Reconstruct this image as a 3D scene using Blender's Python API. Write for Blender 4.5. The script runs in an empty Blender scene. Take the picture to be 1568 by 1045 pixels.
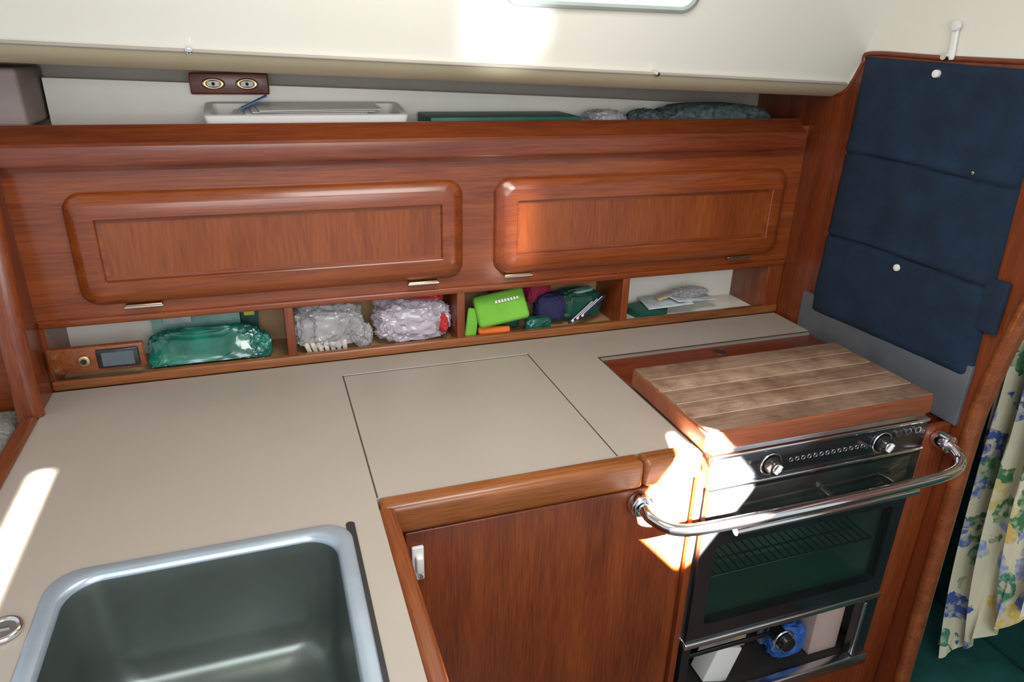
import bpy, bmesh, math, random
from mathutils import Vector, Matrix, noise
random.seed(4)
scn = bpy.context.scene
scn.view_settings.view_transform = 'Standard'
COL = scn.collection

# ------------------------------------------------------------------ materials
def _new(name):
    m = bpy.data.materials.new(name); m.use_nodes = True
    nt = m.node_tree; b = nt.nodes['Principled BSDF']
    return m, nt, b
def setp(b, **k):
    for a, v in k.items():
        n = a.replace('_', ' ')
        if n in b.inputs: b.inputs[n].default_value = v
def c4(c): return (c[0], c[1], c[2], 1)
def plain(name, col, rough=.5, metal=0., var=.12, scale=12., bump=0., bscale=80., coat=0., clear=0.):
    m, nt, b = _new(name); N = nt.nodes; L = nt.links
    tc = N.new('ShaderNodeTexCoord'); nz = N.new('ShaderNodeTexNoise')
    nz.inputs['Scale'].default_value = scale; nz.inputs['Detail'].default_value = 4
    L.new(tc.outputs['Object'], nz.inputs['Vector'])
    r = N.new('ShaderNodeValToRGB')
    r.color_ramp.elements[0].position = .3; r.color_ramp.elements[1].position = .7
    r.color_ramp.elements[0].color = c4([x*(1-var) for x in col])
    r.color_ramp.elements[1].color = c4([min(1, x*(1+var)) for x in col])
    L.new(nz.outputs['Fac'], r.inputs['Fac']); L.new(r.outputs['Color'], b.inputs['Base Color'])
    setp(b, Roughness=rough, Metallic=metal, Coat_Weight=coat, Coat_Roughness=.1)
    if bump:
        n2 = N.new('ShaderNodeTexNoise'); n2.inputs['Scale'].default_value = bscale
        n2.inputs['Detail'].default_value = 5
        L.new(tc.outputs['Object'], n2.inputs['Vector'])
        bp = N.new('ShaderNodeBump'); bp.inputs['Strength'].default_value = bump
        bp.inputs['Distance'].default_value = .004
        L.new(n2.outputs['Fac'], bp.inputs['Height']); L.new(bp.outputs['Normal'], b.inputs['Normal'])
    if clear:
        tr = N.new('ShaderNodeBsdfTransparent'); tr.inputs[0].default_value = (.94,.94,.95,1)
        mx = N.new('ShaderNodeMixShader'); mx.inputs[0].default_value = 1-clear
        L.new(tr.outputs[0], mx.inputs[1]); L.new(b.outputs[0], mx.inputs[2]); L.new(mx.outputs[0], N['Material Output'].inputs[0])
    return m
def wood(name, dark, light, axis='x', rough=.33, coat=.25, fine=1., stain=None):
    m, nt, b = _new(name); N = nt.nodes; L = nt.links
    tc = N.new('ShaderNodeTexCoord')
    def streak(al, ac, det, dist):
        mp = N.new('ShaderNodeMapping'); s = [ac]*3; s['xyz'.index(axis)] = al
        mp.inputs['Scale'].default_value = s
        L.new(tc.outputs['Object'], mp.inputs['Vector'])
        nz = N.new('ShaderNodeTexNoise'); nz.inputs['Scale'].default_value = 1
        nz.inputs['Detail'].default_value = det; nz.inputs['Distortion'].default_value = dist
        L.new(mp.outputs['Vector'], nz.inputs['Vector']); return nz.outputs['Fac']
    a = streak(2.2, 24*fine, 4, .6); c = streak(14, 330*fine, 3, 0)
    mx = N.new('ShaderNodeMath'); mx.operation = 'MULTIPLY_ADD'
    L.new(c, mx.inputs[0]); mx.inputs[1].default_value = .5
    sc = N.new('ShaderNodeMath'); sc.operation = 'MULTIPLY'; sc.inputs[1].default_value = .52
    L.new(a, sc.inputs[0]); L.new(sc.outputs[0], mx.inputs[2])
    r = N.new('ShaderNodeValToRGB')
    r.color_ramp.elements[0].position = .36; r.color_ramp.elements[1].position = .68
    r.color_ramp.elements[0].color = c4(dark); r.color_ramp.elements[1].color = c4(light)
    L.new(mx.outputs[0], r.inputs['Fac']); outc = r.outputs['Color']
    if stain:
        nz = N.new('ShaderNodeTexNoise'); nz.inputs['Scale'].default_value = 11; nz.inputs['Detail'].default_value = 8
        nz.inputs['Roughness'].default_value = .7
        L.new(tc.outputs['Object'], nz.inputs['Vector'])
        rr = N.new('ShaderNodeValToRGB'); rr.color_ramp.elements[0].position = .44; rr.color_ramp.elements[1].position = .66
        L.new(nz.outputs['Fac'], rr.inputs['Fac'])
        mm = N.new('ShaderNodeMix'); mm.data_type = 'RGBA'
        L.new(rr.outputs[0], mm.inputs[0]); L.new(outc, mm.inputs[6]); mm.inputs[7].default_value = c4(stain); outc = mm.outputs[2]
    L.new(outc, b.inputs['Base Color'])
    bp = N.new('ShaderNodeBump'); bp.inputs['Strength'].default_value = .10; bp.inputs['Distance'].default_value = .002
    L.new(c, bp.inputs['Height']); L.new(bp.outputs['Normal'], b.inputs['Normal'])
    setp(b, Roughness=rough, Coat_Weight=coat, Coat_Roughness=.16)
    return m

W_X = wood('teak_varnished_x', (.150,.026,.005), (.295,.066,.011), 'x', rough=.30, coat=.45)
W_PAN = wood('teak_panel', (.18,.035,.006), (.31,.075,.013), 'z', fine=.5)
W_RED = wood('mahogany_x', (.105,.017,.005), (.21,.040,.010), 'x')
W_CROWN = wood('crown_teak_x', (.11,.019,.005), (.225,.046,.010), 'x', rough=.30, coat=.45)
W_Z = wood('teak_varnished_z', (.13,.024,.006), (.265,.058,.012), 'z')
W_DOOR = wood('teak_door_z', (.11,.021,.005), (.25,.055,.012), 'z', fine=.8)
W_Y = wood('teak_varnished_y', (.13,.030,.008), (.28,.078,.020), 'y')
W_RAIL = wood('oak_rail_x', (.15,.044,.010), (.35,.118,.030), 'x')
W_BH = wood('bulkhead_teak', (.10,.019,.005), (.215,.045,.010), 'z')
W_BLOCK = [wood('butcher_block_%d'%i, (.22*k,.120*k,.072*k), (.43*k,.30*k,.205*k), 'x', rough=.65, coat=0, fine=.8, stain=(.17*k,.085*k,.048*k)) for i,k in enumerate((.78,.96,.84,1.02,.80))]
COUNTER = plain('laminate_beige', (.39,.345,.29), .34, var=.03, scale=5, bump=.03, bscale=600)
SEAM = plain('seam_dark', (.07,.05,.035), .6)
LINER = plain('gelcoat_cream', (.80,.78,.68), .2, var=.02, scale=3)
TAN_SHADE = plain('liner_edge_shaded_tan', (.52,.47,.31), .4, var=.06, scale=4)  # shade under the liner edge, put into a darker tan
SHADE_TRACK_G = plain('hull_shade_and_track_grey', (.38,.34,.29), .5, var=.06)  # grey puts shade on the upper hull wall; also colours the lip track
WHITE = plain('white_panel', (.90,.88,.78), .35, var=.03)
TANB = plain('cubby_back_tan', (.42,.27,.13), .5, var=.15)
MAUVE = plain('vinyl_mauve', (.27,.21,.20), .6, var=.1)
STEEL = plain('stainless', (.62,.64,.66), .24, 1., var=.08, scale=20)
FLANGE = plain('stainless_flange', (.46,.55,.64), .32, .6, var=.05, scale=20)
SINKM = plain('stainless_sink', (.19,.22,.205), .30, .75, var=.18, scale=7)
CHROME = plain('chrome', (.80,.80,.80), .08, 1., var=.02)
BLACK = plain('black_enamel', (.012,.013,.014), .18, var=.2, coat=.4)
RUBBER = plain('black_rubber', (.02,.02,.02), .6)
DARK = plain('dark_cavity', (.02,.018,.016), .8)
NAVY = plain('navy_canvas', (.003,.017,.040), .95, var=.35, scale=14, bump=.5, bscale=500)
GREYP = plain('grey_splash', (.10,.11,.12), .5, var=.15)
PLW = plain('white_plastic', (.80,.80,.76), .35, var=.02)
BRASS = plain('brass', (.55,.42,.22), .3, 1.)
TEAL = plain('teal_cushion', (.004,.075,.062), .85, var=.3, scale=9, bump=.3, bscale=300)
KNIT = plain('grey_knit', (.30,.30,.27), .9, var=.35, scale=120, bump=.8, bscale=160)
FLOORM = wood('sole_teak', (.06,.025,.012), (.13,.06,.03), 'x')
BAGW = plain('plastic_bag_clear', (.60,.60,.61), .14, var=.15, scale=25, coat=1., clear=.5)
BAGP = plain('plastic_bag_pink', (.66,.60,.66), .16, var=.2, scale=20, coat=1., clear=.35)
CREAMP = plain('packet_cream', (.62,.56,.47), .4, var=.3, scale=60)
RED = plain('red_print', (.55,.03,.04), .4)
GREENB = plain('green_bag', (.012,.15,.105), .18, var=.5, scale=22, coat=.9)
GREEN2 = plain('booklet_green', (.26,.50,.42), .4, var=.3, scale=18)
LIME = plain('lime_neoprene', (.17,.48,.04), .8)
ORANGE = plain('orange_cloth', (.80,.16,.01), .7)
MAG = plain('magenta_cloth', (.30,.01,.05), .7)
NAVY2 = plain('navy_cloth', (.02,.02,.08), .8)
DGREEN = plain('dark_green', (.008,.085,.055), .5, var=.3)
PAPER = plain('paper_blue_white', (.55,.62,.66), .5, var=.3, scale=35)
BLUE = plain('blue_pouch', (.03,.12,.42), .4, var=.4, scale=40)
YEL = plain('yellow_label', (.75,.62,.08), .5)
CLOTH = plain('dark_plaid_cloth', (.08,.11,.115), .9, var=.6, scale=90)

def glassmat(fac=.30):
    m, nt, b = _new('oven_glass'); N = nt.nodes; L = nt.links
    out = N['Material Output']; tr = N.new('ShaderNodeBsdfTransparent'); tr.inputs[0].default_value = (.72,.80,.77,1)
    mx = N.new('ShaderNodeMixShader'); mx.inputs[0].default_value = fac
    tc = N.new('ShaderNodeTexCoord'); nz = N.new('ShaderNodeTexNoise'); nz.inputs['Scale'].default_value = 5
    L.new(tc.outputs['Object'], nz.inputs['Vector'])
    r = N.new('ShaderNodeValToRGB'); r.color_ramp.elements[0].color = (.008,.02,.016,1); r.color_ramp.elements[1].color = (.03,.05,.04,1)
    L.new(nz.outputs['Fac'], r.inputs[0]); L.new(r.outputs[0], b.inputs['Base Color'])
    setp(b, Roughness=.06)
    L.new(tr.outputs[0], mx.inputs[1]); L.new(b.outputs[0], mx.inputs[2]); L.new(mx.outputs[0], out.inputs[0])
    return m
OGLASS = glassmat()
def emis(name, col, s):
    m, nt, b = _new(name); setp(b, Roughness=.1)
    b.inputs['Base Color'].default_value = c4(col)
    b.inputs['Emission Color'].default_value = c4(col); b.inputs['Emission Strength'].default_value = s
    return m
PORT = emis('portlight_glazing', (.62,.85,.80), 1.1)
def curtain_mat():
    m, nt, b = _new('floral_curtain'); N = nt.nodes; L = nt.links
    tc = N.new('ShaderNodeTexCoord')
    cream = (.66,.63,.44,1)
    nz = N.new('ShaderNodeTexNoise'); nz.inputs['Scale'].default_value = 20; nz.inputs['Detail'].default_value = 3
    L.new(tc.outputs['Object'], nz.inputs['Vector'])
    add = N.new('ShaderNodeVectorMath'); add.operation = 'MULTIPLY_ADD'
    L.new(nz.outputs['Color'], add.inputs[0]); add.inputs[1].default_value = (.07,)*3
    L.new(tc.outputs['Object'], add.inputs[2])
    v = N.new('ShaderNodeTexVoronoi'); v.inputs['Scale'].default_value = 13; L.new(add.outputs[0], v.inputs['Vector'])
    sep = N.new('ShaderNodeSeparateColor'); L.new(v.outputs['Color'], sep.inputs[0])
    r = N.new('ShaderNodeValToRGB'); r.color_ramp.interpolation = 'CONSTANT'; e = r.color_ramp.elements
    e[0].position = 0; e[0].color = (.06,.10,.32,1); e[1].position = .18; e[1].color = (.06,.20,.08,1)
    for p, c in ((.40,(.62,.44,.10,1)), (.55,(.26,.32,.56,1)), (.68,(.05,.24,.15,1)), (.80,(.60,.50,.18,1)), (.90,(.12,.17,.42,1)), (.95,cream)):
        n = e.new(p); n.color = c
    L.new(sep.outputs[0], r.inputs[0])
    ds = N.new('ShaderNodeValToRGB'); ds.color_ramp.interpolation = 'CONSTANT'
    d = ds.color_ramp.elements; d[0].position = 0; d[0].color = (1,1,1,1); d[1].position = .56; d[1].color = (0,0,0,1)
    n1 = d.new(.15); n1.color = (.30,.30,.30,1); n2 = d.new(.26); n2.color = (1,1,1,1)
    L.new(v.outputs['Distance'], ds.inputs[0])
    fine = N.new('ShaderNodeTexNoise'); fine.inputs['Scale'].default_value = 48; fine.inputs['Detail'].default_value = 4
    L.new(tc.outputs['Object'], fine.inputs['Vector'])
    fr = N.new('ShaderNodeValToRGB'); fr.color_ramp.elements[0].position = .47; fr.color_ramp.elements[1].position = .57
    L.new(fine.outputs['Fac'], fr.inputs[0])
    mul = N.new('ShaderNodeMath'); mul.operation = 'MULTIPLY'; L.new(ds.outputs[0], mul.inputs[0])
    mp2 = N.new('ShaderNodeMath'); mp2.operation = 'MULTIPLY_ADD'; L.new(fr.outputs[0], mp2.inputs[0]); mp2.inputs[1].default_value = -.55; mp2.inputs[2].default_value = 1
    L.new(mp2.outputs[0], mul.inputs[1])
    mx = N.new('ShaderNodeMix'); mx.data_type = 'RGBA'; mx.inputs[6].default_value = cream
    L.new(mul.outputs[0], mx.inputs[0]); L.new(r.outputs[0], mx.inputs[7])
    L.new(mx.outputs[2], b.inputs['Base Color']); setp(b, Roughness=.85)
    return m
CURT = curtain_mat()

# ------------------------------------------------------------------ mesh helpers
def group(name):
    e = bpy.data.objects.new(name, None); COL.objects.link(e); e.empty_display_size = .05
    return e
def finish(bm, name, mats, parent=None, smooth=True, ang=38):
    me = bpy.data.meshes.new(name)
    bmesh.ops.recalc_face_normals(bm, faces=bm.faces[:])
    bm.to_mesh(me); bm.free()
    if not isinstance(mats, (list, tuple)): mats = [mats]
    for m in mats: me.materials.append(m)
    if smooth:
        for p in me.polygons: p.use_smooth = True
        me.set_sharp_from_angle(angle=math.radians(ang))
    o = bpy.data.objects.new(name, me); COL.objects.link(o)
    if parent: o.parent = parent
    return o
def box(name, x0, x1, y0, y1, z0, z1, mat, parent=None, bev=0., seg=3, rot=None):
    bm = bmesh.new(); bmesh.ops.create_cube(bm, size=1)
    c = Vector(((x0+x1)/2, (y0+y1)/2, (z0+z1)/2)); s = (x1-x0, y1-y0, z1-z0)
    for v in bm.verts: v.co = Vector((v.co.x*s[0], v.co.y*s[1], v.co.z*s[2]))
    if bev: bmesh.ops.bevel(bm, geom=bm.edges[:], offset=bev, segments=seg, profile=.5, affect='EDGES')
    M = Matrix.Translation(c)
    if rot is not None: M = M @ rot
    bm.transform(M)
    return finish(bm, name, mat, parent)
def cyl(name, p0, p1, r, mat, parent=None, n=28, r2=None, bev=0.):
    p0 = Vector(p0); p1 = Vector(p1); d = p1-p0
    bm = bmesh.new(); bmesh.ops.create_cone(bm, cap_ends=True, segments=n, radius1=r, radius2=r if r2 is None else r2, depth=d.length)
    if bev:
        es = [e for e in bm.edges if abs(e.verts[0].co.z-e.verts[1].co.z) < 1e-6]
        bmesh.ops.bevel(bm, geom=es, offset=bev, segments=2, profile=.5, affect='EDGES')
    bm.transform(Matrix.Translation((p0+p1)/2) @ d.to_track_quat('Z', 'Y').to_matrix().to_4x4())
    return finish(bm, name, mat, parent)
def torus(name, c, R, r, mat, parent=None, axis='z', sx=1, n=32, k=10):
    bm = bmesh.new(); rings = []
    for i in range(n):
        a = 2*math.pi*i/n; ring = []
        for j in range(k):
            b = 2*math.pi*j/k
            x = (R+r*math.cos(b))*math.cos(a)*sx; y = (R+r*math.cos(b))*math.sin(a); z = r*math.sin(b)
            p = (x, y, z) if axis == 'z' else (x, z, y)
            ring.append(bm.verts.new(Vector(c)+Vector(p)))
        rings.append(ring)
    for i in range(n):
        for j in range(k):
            bm.faces.new((rings[i][j], rings[(i+1)%n][j], rings[(i+1)%n][(j+1)%k], rings[i][(j+1)%k]))
    return finish(bm, name, mat, parent, ang=80)
def catmull(P, n=8):
    P = [Vector(p) for p in P]; Q = [P[0]*2-P[1]]+P+[P[-1]*2-P[-2]]; out = []
    for i in range(1, len(Q)-2):
        for k in range(n):
            t = k/n
            out.append(.5*((2*Q[i])+(Q[i+1]-Q[i-1])*t+(2*Q[i-1]-5*Q[i]+4*Q[i+1]-Q[i+2])*t*t+(3*Q[i]-Q[i-1]-3*Q[i+1]+Q[i+2])*t**3))
    out.append(P[-1]); return out
def tube(name, pts, r, mat, parent=None, k=14, smooth=True, ry=None, up=(1,0,0)):
    P = catmull(pts) if smooth else [Vector(p) for p in pts]
    bm = bmesh.new(); rings = []; up = Vector(up)
    for i, p in enumerate(P):
        t = (P[min(i+1, len(P)-1)]-P[max(i-1, 0)]).normalized()
        a = up-t*up.dot(t)
        if a.length < .05: a = Vector((0, 0, 1))-t*t.z
        if a.length < .05: a = Vector((0, 1, 0))-t*t.y
        a.normalize(); b = t.cross(a)
        rings.append([bm.verts.new(p+a*math.cos(2*math.pi*j/k)*r+b*math.sin(2*math.pi*j/k)*(ry or r)) for j in range(k)])
    for i in range(len(rings)-1):
        for j in range(k): bm.faces.new((rings[i][j], rings[i][(j+1)%k], rings[i+1][(j+1)%k], rings[i+1][j]))
    bm.faces.new(rings[0]); bm.faces.new(rings[-1])
    return finish(bm, name, mat, parent, ang=60)
def prism(name, pts, axis, a, b, mat, parent=None, holes=(), ang=38):
    """2-D outline extruded along axis between a and b (optional holes)."""
    def P(p, h):
        return {'x': Vector((h, p[0], p[1])), 'y': Vector((p[0], h, p[1])), 'z': Vector((p[0], p[1], h))}[axis]
    bm = bmesh.new(); loops = [pts]+list(holes)
    for h in (a, b):
        es = []
        for lp in loops:
            vs = [bm.verts.new(P(p, h)) for p in lp]
            es += [bm.edges.new((vs[i], vs[(i+1)%len(vs)])) for i in range(len(vs))]
        bmesh.ops.triangle_fill(bm, edges=es, use_beauty=True)
    bm.verts.ensure_lookup_table(); n = sum(len(l) for l in loops); o = 0
    for lp in loops:
        m = len(lp)
        for i in range(m):
            j = (i+1)%m
            bm.faces.new([bm.verts[o+i], bm.verts[o+j], bm.verts[o+j+n], bm.verts[o+i+n]])
        o += m
    return finish(bm, name, mat, parent, ang=ang)
def rrect(x0, x1, z0, z1, r, k=7):
    out = []
    for cx, cz, a0 in ((x1-r, z1-r, 0), (x0+r, z1-r, 90), (x0+r, z0+r, 180), (x1-r, z0+r, 270)):
        for i in range(k+1):
            a = math.radians(a0+90*i/k); out.append((cx+r*math.cos(a), cz+r*math.sin(a)))
    return out
def skin(name, loops, mats, parent=None, cap0=False, cap1=True, idx=None, capi=0, ang=38):
    bm = bmesh.new(); R = [[bm.verts.new(p) for p in l] for l in loops]; n = len(loops[0])
    for i in range(len(R)-1):
        for j in range(n):
            f = bm.faces.new((R[i][j], R[i][(j+1)%n], R[i+1][(j+1)%n], R[i+1][j]))
            if idx: f.material_index = idx[i]
    if cap0: bm.faces.new(R[0])
    if cap1: f = bm.faces.new(R[-1]); f.material_index = capi
    return finish(bm, name, mats, parent, ang=ang)
def lump(name, c, s, mat, parent=None, amp=.25, freq=3., seed=0, sub=5, flat=-.7, sq=1., rotz=0, rx=0, fine=.35, ang=50):
    """crumpled soft thing: squared-off ball with folded (ridged) noise creases"""
    bm = bmesh.new(); bmesh.ops.create_icosphere(bm, subdivisions=sub, radius=1)
    for v in bm.verts:
        p = v.co.copy()
        off = Vector((seed*7.3, seed*3.1, seed))
        q = p*freq+off
        q += Vector((noise.noise(q*1.1), noise.noise(q*1.1+Vector((9,0,0))), noise.noise(q*1.1+Vector((0,9,0)))))*.8
        n = .35-abs(noise.noise(q))*1.6+fine*(.3-abs(noise.noise(q*2.7))*1.4)
        p2 = Vector([math.copysign(abs(x)**sq, x) for x in p])
        v.co = p2*(1+amp*n)
        if v.co.z < flat: v.co.z = flat
    bm.transform(Matrix.Translation(c) @ Matrix.Rotation(rotz, 4, 'Z') @ Matrix.Rotation(rx, 4, 'X') @ Matrix.Diagonal((s[0], s[1], s[2], 1)))
    return finish(bm, name, mat, parent, ang=ang)
def RX(a): return Matrix.Rotation(math.radians(a), 4, 'X')
def RY(a): return Matrix.Rotation(math.radians(a), 4, 'Y')
def RZ(a): return Matrix.Rotation(math.radians(a), 4, 'Z')

# ------------------------------------------------------------------ room shell
box('floor', -1.6, 3.0, -.9, 1.9, -.04, 0, FLOORM)
def lipz(x): return 1.583-(x+.47)*.052/1.79
def liner_profile(x):
    l = lipz(x)
    return [(-.5,1.985),(1.12,1.985),(1.25,1.975),(1.305,1.945),(1.365,1.78),(1.43,l+.055),(1.452,l+.02),(1.458,l+.004),(1.452,l)]
def sheet(name, prof, xs, mat, parent=None):
    bm = bmesh.new(); R = [[bm.verts.new((x, y, z)) for y, z in prof(x)] for x in xs]
    for i in range(len(R)-1):
        for j in range(len(R[0])-1): bm.faces.new((R[i][j], R[i+1][j], R[i+1][j+1], R[i][j+1]))
    return finish(bm, name, mat, parent, ang=50)
XS = [-.8, -.47, 0, .45, .9, 1.37]
ceil = group('ceiling')
sheet('overhead_liner', liner_profile, XS, LINER, ceil)
sheet('liner_lip', lambda x: [(1.452,lipz(x)),(1.456,lipz(x)-.006),(1.47,lipz(x)-.018),(1.50,lipz(x)-.032),(1.53,lipz(x)-.034),(1.62,lipz(x)-.028),(1.80,lipz(x)-.02)], XS, TAN_SHADE, ceil)
tube('lip_track', [(x, 1.449, lipz(x)+.001) for x in XS[1:5]]+[(1.355,1.449,lipz(1.355))], .0035, SHADE_TRACK_G, ceil, smooth=False, k=8)
for i, x in enumerate((-.098, .83)):
    cyl('snap_%d'%i, (x,1.45,lipz(x)+.004), (x,1.436,lipz(x)), .006, CHROME, ceil, bev=.0015)
wb = group('wall_back')
box('hull_side', -.8, 1.37, 1.79, 1.83, 0, 1.62, SHADE_TRACK_G, wb)
prism('hull_lit_part', [(-.40,1.36),(1.30,1.36),(1.30,1.455),(.9,1.472),(.3,1.492),(-.40,1.512)], 'y', 1.745, 1.79, WHITE, wb)  # lit lower wall; sloping top edge is shaped to the shade boundary
wr = group('wall_right')
bhy = [(.60,1.50),(.78,1.34),(.875,1.22),(.905,1.09),(.922,.95),(.927,.84),(.918,.5),(.905,.15),(.90,0)]
prism('bulkhead_panel', [(1.80,0),(1.80,1.50),(1.69,1.497),(1.478,1.505),(1.45,1.525),(1.425,1.575),(1.41,1.596),(.3,1.58),(.3,1.50)]+bhy, 'x', 1.37, 1.40, W_BH, wr)
prism('liner_end', [(.3,1.58),(1.41,1.596),(1.46,1.53),(1.60,1.50),(1.60,1.99),(.3,1.99)], 'x', 1.372, 1.40, LINER, wr)
tube('edge_trim', [(1.385, y-.004, z) for y, z in bhy], .021, W_Y, wr, ry=.017)
tube('top_trim', [(1.372,1.69,1.497),(1.372,1.55,1.500),(1.372,1.478,1.506),(1.372,1.45,1.528),(1.372,1.425,1.577),(1.372,1.405,1.598),(1.372,1.2,1.593),(1.372,.9,1.589),(1.372,.5,1.583)], .006, W_RED, wr, k=8)
box('splash_plate', 1.358, 1.37, .945, 1.46, .86, 1.0, GREYP, wr, .002)
wl = group('wall_left')
prism('end_panel', [(1.46,.0),(1.46,.93),(1.475,1.1),(1.51,1.29),(1.53,1.43),(1.80,1.43),(1.80,0)], 'x', -.50, -.462, W_BH, wl)
tube('post', [(-.478,1.455,.70),(-.478,1.457,.93),(-.478,1.472,1.1),(-.478,1.507,1.29),(-.478,1.53,1.43)], .024, W_Z, wl, ry=.016)
box('end_pad', -.80, -.405, 1.60, 1.785, 1.43, 1.535, MAUVE, wl, .008)
box('wall_quarter', -1.3, -.505, 1.56, 1.60, 0, 1.35, W_X)

# ------------------------------------------------------------------ countertop
ct = group('countertop')
hole = rrect(-.325, .058, .475, .928, .03, 3)
prism('laminate', [(-.462,.3),(.122,.3),(.122,.988),(.727,.988),(.727,1.408),(1.358,1.408),(1.358,1.558),(-.462,1.558)], 'z', .868, .9, COUNTER, ct, holes=[hole])
for nm, a in (('seam_l',(.123,.1258,.99,1.471)),('seam_b',(.123,.568,1.4695,1.4725)),('seam_r',(.5655,.568,.99,1.471)),('seam_recess',(.727,1.356,1.405,1.409)),('seam_recess2',(.7245,.728,.99,1.409))):
    box(nm, *a, .8995, .9005, SEAM, ct)
box('lid_edge', .126, .566, 1.4722, 1.4742, .9, .9008, PLW, ct)
box('fiddle_left', -.492, -.462, .3, 1.44, .86, .908, W_Y, ct, .006)
box('rail_front', .124, .603, .948, .988, .848, .905, W_RAIL, ct, .011, 4)
box('rail_front_end', .6045, .727, .948, .988, .848, .905, W_RAIL, ct, .011, 4)
box('rail_side', .120, .148, .3, .962, .848, .903, W_Y, ct, .009, 4)

# ------------------------------------------------------------------ base cabinet
bc = group('base_cabinet')
box('carcass', .137, .726, .970, 1.55, 0, .847, W_DOOR, bc)
box('door', .162, .715, .958, .969, .06, .842, W_DOOR, bc, .003)
box('side_panel', .08, .136, .3, .968, 0, .847, W_DOOR, bc)
box('stile', .727, .742, .957, 1.24, 0, .847, W_Z, bc)
box('left_side', -.455, -.43, .3, 1.5, 0, .847, W_DOOR, bc)
box('back_side', -.43, .135, 1.50, 1.53, 0, .847, W_DOOR, bc)
lt = group('door_latch')
box('plate', .171, .192, .950, .958, .745, .815, PLW, lt, .003)
box('tongue', .176, .190, .940, .952, .765, .800, PLW, lt, .004)
cyl('pin', (.184,.949,.757), (.184,.942,.757), .004, CHROME, lt)

# ------------------------------------------------------------------ sink
sk = group('kitchen_sink')
def zl(l, z): return [(x, y, z) for x, y in l]
def rr(i, r, z): return zl(rrect(-.339+i, .073-i, .46+i, .942-i, r, 8), z)
skin('basin', [rr(0,.045,.900), rr(.001,.045,.9025), rr(.003,.045,.9035), rr(.021,.046,.9035), rr(.0235,.046,.902), rr(.026,.046,.894), rr(.029,.046,.87), rr(.036,.050,.76), rr(.042,.055,.72), rr(.058,.055,.703), rr(.085,.04,.70)],
     [FLANGE, SINKM], sk, idx=[0,0,0,0,0]+[1]*5, capi=1, ang=70)
prism('gasket', rrect(.066,.0795,.46,.938,.006,4), 'z', .8985, .9015, RUBBER, sk)
torus('drain_ring', (-.13,.70,.702), .035, .005, CHROME, sk)
cyl('drain', (-.13,.70,.6995), (-.13,.70,.7015), .033, DARK, sk)
fb = group('deck_fitting')
torus('ring', (-.368,.842,.9045), .019, .0045, CHROME, fb)
cyl('cap', (-.368,.842,.901), (-.368,.842,.906), .016, STEEL, fb)
box('slot', -.376,-.360,.8405,.8435,.906,.908, CHROME, fb)

# ------------------------------------------------------------------ upper cabinet
uc = group('wall_cabinet')
YF = 1.565
box('face', -.80, 1.37, YF, YF+.018, 1.046, 1.42, W_X, uc)
box('bottom_edge', -.462, 1.37, YF-.004, YF+.02, 1.040, 1.056, W_X, uc, .004)
box('cab_bottom', -.462, 1.37, YF, 1.745, 1.046, 1.058, W_X, uc)
box('shelf', -.462, 1.37, YF, 1.745, 1.375, 1.39, W_X, uc)
prism('crown', [(1.590,1.392),(1.590,1.434),(1.586,1.437),(1.578,1.4365),(1.550,1.411),(1.543,1.407),(1.539,1.401),(1.537,1.372),(1.539,1.366),(1.549,1.364),(1.551,1.354),(1.570,1.352)], 'x', -.80, 1.345, W_CROWN, uc, ang=25)
def door(nm, x0, x1, z0, z1):
    g = uc
    def l(i, r, y): return [(a, YF+y, b) for a, b in rrect(x0+i, x1-i, z0+i, z1-i, r, 8)]
    skin(nm, [l(0,.036,0), l(0,.036,-.006), l(.002,.035,-.010), l(.006,.033,-.014), l(.020,.027,-.0225), l(.025,.024,-.0240), l(.050,.0025,-.0240), l(.052,.002,-.0225), l(.0535,.002,-.014), l(.060,.002,-.0135)],
         [W_X, W_PAN], g, capi=1, idx=[0]*9, ang=24)
door('cabinet_door_a', -.372, .427, 1.083, 1.313)
door('cabinet_door_b', .505, 1.322, 1.081, 1.313)
for i, x in enumerate((-.26, .33, .565, 1.20)):
    box('hinge_%d'%i, x-.035, x+.035, YF-.016, YF-.003, 1.075, 1.082, BRASS, uc, .002)
    cyl('hinge_pin_%d'%i, (x-.036,YF-.017,1.077), (x+.036,YF-.017,1.077), .0028, STEEL, uc, n=10)
# lower cubbies
cb = group('cubby_shelf')
box('rail', -.462, 1.368, YF-.006, YF+.012, .9, .923, W_RAIL, cb, .004)
box('cubby_floor', -.462, 1.368, YF+.012, 1.72, .896, .905, TANB, cb)
box('cubby_back', -.462, .872, 1.72, 1.735, .896, 1.044, TANB, cb)
box('cubby_back_white', .872, 1.368, 1.72, 1.735, .896, 1.044, WHITE, cb)
box('cubby_liner', .882, 1.318, YF+.012, 1.72, .905, .9065, WHITE, cb)
box('cubby_endboard', -.452, -.27, 1.715, 1.72, .905, 1.044, WHITE, cb)
for i, x in enumerate((.024, .424, .872)):
    box('divider_%d'%i, x-.010, x+.010, YF-.002, 1.72, .905, 1.044, W_Z, cb, .002)
box('end_l', -.462, -.452, YF, 1.72, .905, 1.044, W_Z, cb)
box('end_r', 1.318, 1.368, YF-.002, 1.72, .905, 1.044, W_Z, cb, .002)
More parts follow.
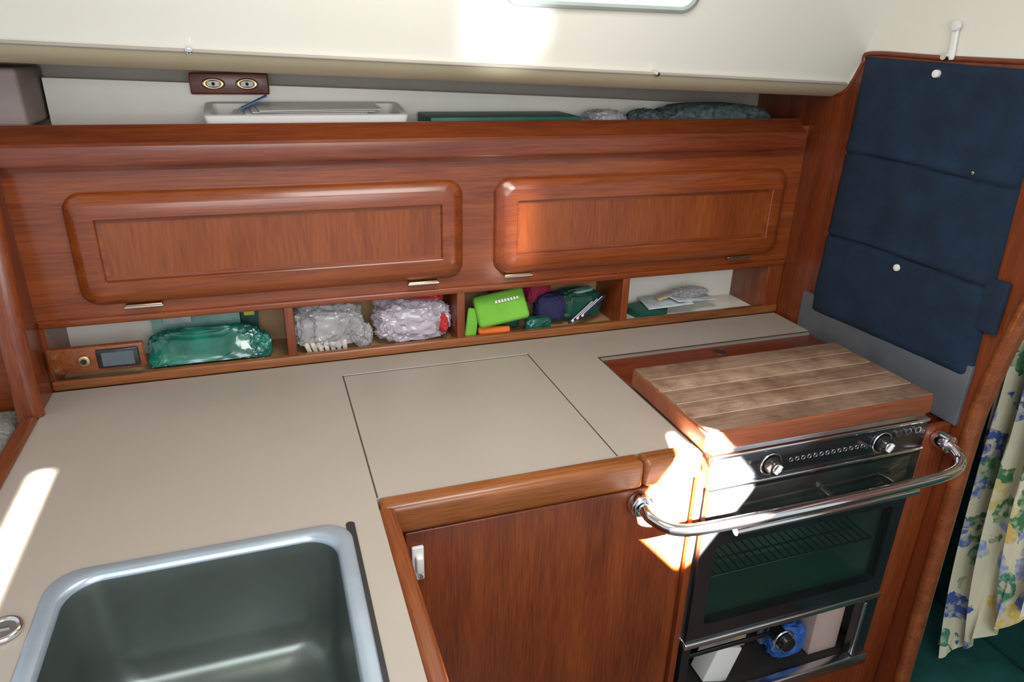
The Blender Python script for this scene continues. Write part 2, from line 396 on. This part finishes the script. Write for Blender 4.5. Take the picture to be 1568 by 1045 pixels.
# gauge panel
gp = group('gauge_panel')
box('plate', -.455, -.275, YF-.022, YF-.006, .943, 1.0, W_Y, gp, .004)
box('lcd_bezel', -.365, -.285, YF-.026, YF-.020, .950, .993, BLACK, gp, .003)
box('lcd', -.355, -.295, YF-.0275, YF-.0255, .956, .986, plain('lcd', (.10,.13,.15), .2), gp)
cyl('sensor', (-.388,YF-.021,.972), (-.388,YF-.030,.972), .012, BRASS, gp, bev=.002)
cyl('sensor_eye', (-.388,YF-.029,.972), (-.388,YF-.0315,.972), .006, BLACK, gp)
for i, z in enumerate((.957,.986)):
    cyl('screw_%d'%i, (-.44,YF-.021,z), (-.44,YF-.026,z), .005, BRASS, gp)

# ------------------------------------------------------------------ cubby contents
g = group('green_plastic_package')
lump('package', (-.160,1.622,.940), (.118,.026,.050), GREENB, g, .09, 2.4, 3, sq=.5, rx=-.55, fine=.9, ang=30)
lump('package_fold', (-.048,1.622,.935), (.028,.026,.032), GREENB, g, .22, 2.4, 8, sq=.7, ang=30)
g = group('booklet_stack')
box('booklet', -.275, -.085, 1.690, 1.700, .915, 1.036, GREEN2, g, .001, rot=RX(-4))
box('booklet_front', -.25, -.19, 1.680, 1.685, .985, 1.030, PAPER, g, .001, rot=RX(-4))
box('booklet_tag', -.083, -.045, 1.684, 1.692, .915, 1.035, DGREEN, g, .001, rot=RX(-3))
box('booklet_price', -.075, -.052, 1.679, 1.682, .99, 1.008, YEL, g)
g = group('clear_plastic_bag')
lump('bag', (.112,1.635,.967), (.080,.050,.064), BAGW, g, .22, 1.9, 8, sq=.75, fine=.7, ang=22)
lump('contents', (.105,1.645,.950), (.055,.035,.038), BAGW, g, .25, 2.4, 18, sq=.7, fine=.7, ang=22)
for i in range(7):
    box('packet_%d'%i, .055+i*.014, .066+i*.014, 1.590, 1.620, .906, .938, CREAMP, g, .003, rot=RY(-18+3*i))
lump('twist', (.190,1.615,.938), (.024,.026,.034), BAGW, g, .3, 2.0, 5, ang=22)
g = group('printed_plastic_bag')
lump('bag', (.315,1.632,.957), (.092,.046,.056), BAGP, g, .22, 1.9, 11, sq=.75, fine=.7, ang=22)
lump('bag_inner', (.330,1.645,.950), (.055,.032,.040), BAGW, g, .25, 2.2, 31, sq=.7, ang=22)
lump('print', (.355,1.66,1.006), (.045,.030,.026), RED, g, .2, 2.2, 14, sq=.7)
lump('print_b', (.262,1.665,1.004), (.036,.028,.026), BAGP, g, .25, 2.2, 17, ang=25)
lump('print_c', (.388,1.604,.950), (.013,.020,.026), RED, g, .2, 2.6, 2)
lump('print_d', (.290,1.655,1.020), (.030,.02,.010), RED, g, .2, 2.6, 21)
g = group('neoprene_can_holder')
box('lime_sleeve', .470, .605, 1.585, 1.607, .940, 1.022, LIME, g, .010, 4, rot=RY(-8) @ RX(-32))
box('lime_flap', .445, .475, 1.588, 1.598, .912, .985, LIME, g, .004, 3, rot=RY(14) @ RX(-20))
for i in range(8):
    box('logo_%d'%i, .520+i*.008, .5255+i*.008, 1.590, 1.592, .995+i*.0011, 1.002+i*.0011, PLW, g, rot=RY(-8) @ RX(-32))
g = group('folded_clothing')
box('orange_piece', .475, .560, 1.580, 1.600, .913, .934, ORANGE, g, .006, 3, rot=RY(4) @ RX(-20))
box('dark_piece', .446, .60, 1.625, 1.66, .906, .935, DGREEN, g, .010, 3)
lump('magenta_piece', (.662,1.67,1.000), (.036,.024,.048), MAG, g, .12, 2, 6, sq=.55, rotz=.2)
lump('red_back', (.585,1.69,1.005), (.05,.02,.038), MAG, g, .12, 2, 26, sq=.55)
lump('navy_piece', (.690,1.645,.950), (.040,.030,.040), NAVY2, g, .15, 2, 7, sq=.55, rotz=-.2)
lump('teal_piece', (.640,1.60,.922), (.034,.016,.020), GREENB, g, .15, 2, 9, sq=.5)
lump('dark_green_piece', (.775,1.655,.950), (.062,.034,.040), DGREEN, g, .18, 1.8, 10, sq=.55)
box('striped_fold', .745, .81, 1.63, 1.66, .985, .993, GREEN2, g, .003, rot=RY(-10))
g = group('pencil_bundle')
for i in range(7):
    cyl('pencil_%d'%i, (.725+i*.007,1.588,.922+i*.003), (.795+i*.007,1.612,.962+i*.003), .0036, PLW if i%2 else NAVY2, g, n=8)
g = group('leaflet_pile')
box('green_book', .93, 1.03, 1.60, 1.68, .907, .926, DGREEN, g, .002, rot=RZ(12))
box('leaflet_a', .98, 1.11, 1.595, 1.69, .934, .938, PAPER, g, .001, rot=RZ(-10) @ RY(-6))
box('leaflet_b', 1.05, 1.19, 1.60, 1.68, .942, .946, PAPER, g, .001, rot=RZ(8) @ RY(5))
box('leaflet_c', 1.02, 1.09, 1.64, 1.66, .945, .952, plain('card_tan',(.55,.45,.25),.5), g, .001, rot=RY(-14))
lump('crumple', (1.12,1.64,.958), (.055,.03,.013), BAGW, g, .3, 2, 4)

# ------------------------------------------------------------------ things on the top shelf
g = group('paper_tray')
def tl(i, z): return [(x, y, z+(y-1.60)*.12) for x, y in rrect(-.10+i, .318-i, 1.600+i, 1.735-i, .010, 3)]
skin('tray', [tl(.010,1.398), tl(0,1.449), tl(.005,1.451), tl(.014,1.449), tl(.022,1.405)], PLW, g, cap0=True, ang=30)
for i in range(5):
    box('sheet_%d'%i, -.045+i*.012, .20+i*.016, 1.630, 1.706, 1.447+i*.0035, 1.4485+i*.0035, PLW, g, rot=RZ(-4+3*i) @ RX(7))
box('leaflet', -.03, .03, 1.65, 1.70, 1.470, 1.472, BLUE, g, rot=RY(-25))
g = group('green_folder')
box('folder', .365, .73, 1.60, 1.735, 1.391, 1.444, DGREEN, g, .003)
g = group('folded_cloth')
lump('cloth_a', (1.13,1.665,1.424), (.17,.065,.045), CLOTH, g, .10, 2.5, 3, sq=.7)
lump('cloth_b', (.93,1.655,1.418), (.055,.05,.038), CLOTH, g, .2, 2.5, 6)
lump('plastic_sleeve', (.82,1.66,1.418), (.05,.05,.035), BAGW, g, .15, 2.5, 9, sq=.6)
g = group('vent_plate')
box('plate', -.125, .035, 1.722, 1.745, 1.482, 1.526, W_RED, g, .004)
for i, x in enumerate((-.078, -.010)):
    torus('socket_ring_%d'%i, (x,1.721,1.504), .009, .003, BRASS, g, axis='y', sx=2)
    box('socket_%d'%i, x-.013, x+.013, 1.7185, 1.7225, 1.498, 1.510, PLW, g, .0018)
    cyl('socket_hole_%d'%i, (x,1.720,1.504), (x,1.7175,1.504), .0035, DARK, g, n=12)

# ------------------------------------------------------------------ portlight
pw = group('window_1')
n = Vector((0,-.938,-.345)); s = Vector((0,-.31,.951)).normalized(); o = Vector((0,1.408,1.667))
def pl(i, r, h): return [tuple(Vector((a,0,0))+o+s*b+n*h) for a, b in rrect(.46+i, .885-i, 0+i, .15-i, r, 6)]
skin('frame', [pl(0,.035,-.01), pl(0,.035,.008), pl(.003,.033,.012), pl(.008,.030,.012), pl(.012,.026,.004)], [plain('alu_frame',(.40,.40,.37),.35,.6), PORT], pw, capi=1, idx=[0]*4)

# ------------------------------------------------------------------ navy board on bulkhead
nb = group('padded_navy_panel')
bm = bmesh.new(); NU, NV = 24, 130; grid = []
for i in range(NU+1):
    u = i/NU; col = []
    for j in range(NV+1):
        v = j/NV
        zb = .957+.015*u; zt = 1.591-.014*u; z = zb+(zt-zb)*v
        yb = 1.424-.012*v; yf = .947+.028*v; y = yb+(yf-yb)*u
        edge = min(1, min(u, 1-u)*14, min(v, 1-v)*30)
        x = 1.352+.012*(1-edge)**2
        for c in (.33, .655):
            x += .009*math.exp(-((v-c-.006*math.sin(u*5))/.006)**2)
            x -= .003*math.exp(-((v-c-.022)/.016)**2)
        if v < .33: x -= .002
        x -= .0025*noise.noise(Vector((u*4, v*6, 3)))+.001*noise.noise(Vector((u*12, v*16, 1)))
        col.append(bm.verts.new((x, y, z)))
    grid.append(col)
for i in range(NU):
    for j in range(NV): bm.faces.new((grid[i][j], grid[i+1][j], grid[i+1][j+1], grid[i][j+1]))
edge = [e for e in bm.edges if e.is_boundary]
ret = bmesh.ops.extrude_edge_only(bm, edges=edge)
for v in [g for g in ret['geom'] if isinstance(g, bmesh.types.BMVert)]: v.co.x = 1.3695
finish(bm, 'pad', NAVY, nb, ang=70)
box('flap', 1.356, 1.369, .922, .97, 1.08, 1.19, NAVY, nb, .004)
for i, (y, z) in enumerate(((1.197,1.563),(1.053,1.383),(1.176,1.149))):
    cyl('snap_%d'%i, (1.355,y,z), (1.344,y,z), (.008,.004,.008)[i], (PLW, STEEL, PLW)[i], nb, bev=.002)
g = group('strap_clip')
box('strap', 1.362, 1.370, 1.182, 1.196, 1.590, 1.665, PLW, g, .003, rot=RX(-5))
cyl('clip_button', (1.364,1.187,1.655), (1.355,1.187,1.655), .010, PLW, g, bev=.002)
cyl('clip_base', (1.366,1.192,1.597), (1.350,1.192,1.597), .007, CHROME, g)

# ------------------------------------------------------------------ stove
st = group('gimballed_stove')
X0, X1, YS = .748, 1.286, .955
box('body_left', X0, X0+.02, YS+.01, 1.235, .21, .885, STEEL, st)
box('body_right', X1-.02, X1, YS+.01, 1.235, .21, .885, STEEL, st)
box('body_back', X0, X1, 1.22, 1.238, .21, .885, BLACK, st)
box('hob', X0, X1, YS+.005, 1.238, .884, .898, STEEL, st, .003)
box('control_panel', X0, X1, YS-.004, YS+.03, .818, .884, BLACK, st, .004)
box('trim_top', X0, X1, YS-.008, YS+.01, .881, .889, CHROME, st, .002)
box('trim_mid', X0, X1, YS-.010, YS+.01, .812, .819, CHROME, st, .002)
for i, x in enumerate((.887, 1.166)):
    torus('knob_ring_%d'%i, (x,YS-.006,.849), .023, .0022, CHROME, st, axis='y')
    cyl('knob_%d'%i, (x,YS-.004,.849), (x,YS-.026,.849), .019, BLACK, st, r2=.016, bev=.002)
    torus('knob_cap_%d'%i, (x,YS-.0262,.849), .010, .0018, STEEL, st, axis='y')
    box('knob_grip_%d'%i, x-.003, x+.003, YS-.032, YS-.02, .839, .859, PLW, st, .001, rot=RY(35))
for i in range(13):
    x = .935+i*.0150
    cyl('vent_%d'%i, (x,YS-.003,.850), (x,YS-.0055,.850), .0046, DARK, st, n=14)
    torus('vent_rim_%d'%i, (x,YS-.0055,.850), .0046, .0008, STEEL, st, axis='y', n=14, k=6)
for i in range(5):
    x = .768+i*.017
    cyl('vent_l_%d'%i, (x,YS-.003,.862), (x,YS-.0055,.862), .0050, STEEL, st, n=14)
    cyl('vent_lc_%d'%i, (x,YS-.005,.862), (x,YS-.006,.862), .0032, DARK, st, n=12)
for i in range(3):
    x = 1.205+i*.026
    cyl('vent_r_%d'%i, (x,YS-.003,.866), (x,YS-.008,.866), .008, STEEL, st, n=16)
    cyl('vent_rc_%d'%i, (x,YS-.007,.866), (x,YS-.0085,.866), .0055, DARK, st, n=16)
cyl('igniter', (1.118,YS-.003,.852), (1.118,YS-.014,.852), .006, CHROME, st)
box('badge', .775, .825, YS-.0055, YS-.003, .828, .838, RED, st)
box('badge_text', .829, .850, YS-.0055, YS-.003, .829, .833, PLW, st)
prism('oven_door', [(X0+.004,.422),(X1-.004,.422),(X1-.004,.808),(X0+.004,.808)], 'y', YS-.006, YS+.018, BLACK, st,
      holes=[rrect(.790, 1.252, .462, .672, .012, 4)])
MIRG = plain('door_glass_reflective', (.07,.078,.07), .05, .7, var=.3)
box('door_upper_glass', X0+.03, X1-.03, YS-.0085, YS-.005, .742, .804, MIRG, st, .001)
cyl('door_lock', (1.02,YS-.006,.775), (1.02,YS-.014,.775), .006, CHROME, st)
box('oven_glass_pane', .788, 1.254, YS+.006, YS+.010, .460, .674, OGLASS, st)
ENA = plain('oven_enamel', (.42,.46,.42), .35, var=.3, scale=6)
box('oven_cavity', .775, 1.262, 1.13, 1.15, .43, .80, ENA, st)
box('oven_side', 1.262, 1.265, .98, 1.15, .43, .80, ENA, st)
box('oven_floor', .775, 1.262, .975, 1.15, .43, .44, plain('oven_enamel_b',(.14,.36,.29),.4), st)
for i in range(24):
    cyl('rack_%d'%i, (.79+i*.02,.985,.56), (.79+i*.02,1.13,.56), .0016, BLACK, st, n=8)
for i, y in enumerate((.985,1.03,1.075,1.12)):
    cyl('rack_cross_%d'%i, (.785,y,.557), (1.255,y,.557), .0026, STEEL, st, n=8)
cyl('oven_handle', (.80,.915,.732), (1.262,.915,.732), .009, CHROME, st)
for i, x in enumerate((.83,1.06,1.235)):
    box('handle_bracket_%d'%i, x-.008, x+.008, .912, YS, .722, .742, STEEL, st, .003)
box('trim_door', X0, X1, YS-.012, YS+.01, .406, .421, STEEL, st, .003)
box('drawer_bottom_rail', X0, X1+.004, YS-.018, YS+.006, .200, .232, STEEL, st, .004)
box('drawer_left', X0, X0+.02, YS-.006, YS+.01, .226, .41, BLACK, st)
box('drawer_right', X1-.05, X1, YS-.006, YS+.01, .226, .41, BLACK, st)
box('drawer_stay', X1-.045, X1-.036, YS-.012, YS-.004, .235, .40, STEEL, st, .002)
box('drawer_floor', X0, X1, YS, 1.2, .21, .222, DARK, st)
torus('drawer_knob_ring', (1.017,YS-.012,.355), .026, .003, CHROME, st, axis='y')
cyl('drawer_knob', (1.017,YS+.02,.355), (1.017,YS-.030,.355), .019, BLACK, st, bev=.003)
box('drawer_knob_arm', .77, 1.0, YS+.012, YS+.018, .349, .361, BLACK, st, .002)
CARD = plain('carton', (.50,.36,.26), .6)
box('stored_box', .86, .93, .985, 1.04, .223, .325, PLW, st, .004, rot=RY(18))
box('stored_card', .94, 1.02, 1.06, 1.09, .223, .37, CARD, st, .003)
lump('stored_pouch', (1.09,1.01,.275), (.050,.028,.050), BLUE, st, .22, 1.6, 13, sq=.75)
box('stored_pouch_b', 1.05, 1.13, 1.05, 1.07, .223, .36, plain('pale_blue_pack',(.20,.30,.42),.4,var=.4,scale=30), st, .004, rot=RY(-8))
box('stored_carton', 1.15, 1.235, .985, 1.06, .223, .37, plain('pale_carton',(.48,.36,.31),.6), st, .003)

rc = group('stove_surround')
box('back_board', .735, 1.357, 1.243, 1.403, .876, .893, W_RED, rc, .003)
cyl('finger_hole', (1.048,1.368,.8925), (1.048,1.368,.8938), .017, DARK, rc)
torus('finger_hole_rim', (1.048,1.368,.893), .018, .002, W_RED, rc)
box('right_stile', 1.296, 1.368, .957, .972, 0, .86, W_Z, rc, .003)
box('stove_plinth', .743, 1.295, .957, 1.2, 0, .198, W_Z, rc)
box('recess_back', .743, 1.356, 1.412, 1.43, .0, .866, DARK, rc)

cbd = group('butcher_block_board')
box('block', .727, 1.282, .949, 1.243, .900, .943, wood('block_edge', (.17,.040,.014), (.30,.090,.035), 'x', rough=.5, coat=0), cbd, .006, 4)
ys = [.952,1.008,1.066,1.122,1.180,1.240]
GLUE = plain('glue_line', (.55,.43,.30), .6)
for i in range(5):
    box('stave_%d'%i, .730, 1.279, ys[i]+.0012, ys[i+1]-.0012, .940, .9455, W_BLOCK[i], cbd, .0008)
box('glue', .733, 1.276, .955, 1.237, .940, .9449, GLUE, cbd)

# crash bar
gb = group('grab_bar')
tube('bar', [(.600,.935,.815),(.602,.905,.812),(.628,.870,.809),(.70,.858,.808),(.95,.856,.806),(1.20,.858,.806),(1.285,.866,.808),(1.320,.882,.815),(1.330,.905,.824),(1.330,.925,.830)], .0115, CHROME, gb, up=(0,0,1))
cyl('flange_l', (.600,.957,.815), (.600,.938,.815), .023, CHROME, gb, bev=.003)
torus('flange_ring_l', (.600,.938,.815), .016, .004, STEEL, gb, axis='y')
cyl('flange_r', (1.330,.956,.831), (1.330,.920,.831), .020, CHROME, gb, bev=.003)

# ------------------------------------------------------------------ saloon beyond the bulkhead
cu = group('floral_curtain')
bm = bmesh.new(); NU, NV = 90, 44; grid = []
for i in range(NU+1):
    u = i/NU; y = 1.06-.42*u
    col = []
    for j in range(NV+1):
        v = j/NV
        yy = 1.06-(1.06-y)*(1-.15*v)-.085*v*v
        y1 = 1.06-(1.06-y)*.85-.085
        hem = .125+.012*math.sin(u*60)+max(0, .94-y1)*2.0
        z = 1.35*(1-v)+hem*v
        x = 1.60+.030*math.sin(u*48+1.5*math.sin(v*3))*(.45+.55*v)+.012*math.sin(u*103+v*4)
        col.append(bm.verts.new((x, yy, z)))
    grid.append(col)
for i in range(NU):
    for j in range(NV): bm.faces.new((grid[i][j], grid[i+1][j], grid[i+1][j+1], grid[i][j+1]))
finish(bm, 'drape', CURT, cu, ang=80)
tube('curtain_rod', [(1.60,.3,1.36),(1.60,1.2,1.36)], .008, STEEL, cu, smooth=False)
g = group('settee')
box('seat_cushion', 1.42, 1.88, .2, 1.5, 0.002, .10, TEAL, g, .03)
box('back_cushion', 1.76, 1.88, .2, 1.5, .09, .9, TEAL, g, .03)
box('end_cushion', 1.42, 1.76, 1.18, 1.26, .09, 1.2, plain('dark_upholstery',(.02,.035,.035),.9), g, .02)
box('wall_saloon', 1.9, 1.94, -.2, 1.8, 0, 1.9, W_BH)
g = group('berth_blanket')
box('mattress', -1.2, -.505, .5, 1.55, 0.002, .80, plain('mattress',(.3,.28,.25),.9), g, .02)
box('throw', -.86, -.507, 1.0, 1.545, .80, .885, KNIT, g, .025, 4)

# ------------------------------------------------------------------ lights
w = bpy.data.worlds.new('world'); scn.world = w; w.use_nodes = True
bg = w.node_tree.nodes['Background']; bg.inputs[0].default_value = (.86,.93,1,1); bg.inputs[1].default_value = .76
def area(name, loc, target, sx, sy, power, col=(1,1,1), spread=180, roll=0):
    l = bpy.data.lights.new(name, 'AREA'); l.shape = 'RECTANGLE'; l.size = sx; l.size_y = sy
    l.energy = power; l.color = col; l.spread = math.radians(spread)
    o = bpy.data.objects.new(name, l); COL.objects.link(o); o.location = loc
    d = Vector(target)-Vector(loc)
    o.rotation_euler = (d.to_track_quat('-Z', 'Y').to_matrix().to_4x4() @ Matrix.Rotation(math.radians(roll), 4, 'Z')).to_euler()
    return o
area('deck_hatch_light', (.35,.75,1.97), (.35,.85,0), .55, .5, 10, (1,.98,.94))
area('companionway_light', (.1,-.8,1.8), (.4,1.4,1.3), 1.2, 1.0, 22, (.97,.98,1))
area('sun_beam_counter', (-.410,.98,1.95), (-.410,1.0,.9), .020, .46, .8, (1,.98,.95), 2.2)
area('sun_beam_stove', (.92,-.15,1.62), (.722,.955,.795), .155, .155, 420, (1,.99,.98), 2.5, 45)
area('sun_beam_door', (.62,.35,1.93), (.565,1.56,1.19), .05, .16, .10, (1,.95,.9), 5)
area('liner_reflection_lamp', (.43,.70,1.45), (.48,1.42,1.66), .09, .16, .26, (.88,.94,1), 12)  # added lamp, imitates a window reflection streak on the liner

# ------------------------------------------------------------------ camera
R = Matrix(((.945,-.1051,.3096),(-.3261,-.3752,.8677),(.025,-.921,-.3889)))
cd = bpy.data.cameras.new('camera'); cam = bpy.data.objects.new('camera', cd); COL.objects.link(cam)
ax = R.col[0].normalized(); fw = R.col[2]; fw = (fw-ax*fw.dot(ax)).normalized(); dn = fw.cross(ax)
M = Matrix((( ax.x,-dn.x,-fw.x,0),(ax.y,-dn.y,-fw.y,0),(ax.z,-dn.z,-fw.z,1.6),(0,0,0,1)))
cam.matrix_world = M
cd.sensor_width = 36; cd.sensor_fit = 'HORIZONTAL'; cd.lens = 1081.5/1568*36; cd.clip_start = .01
scn.camera = cam
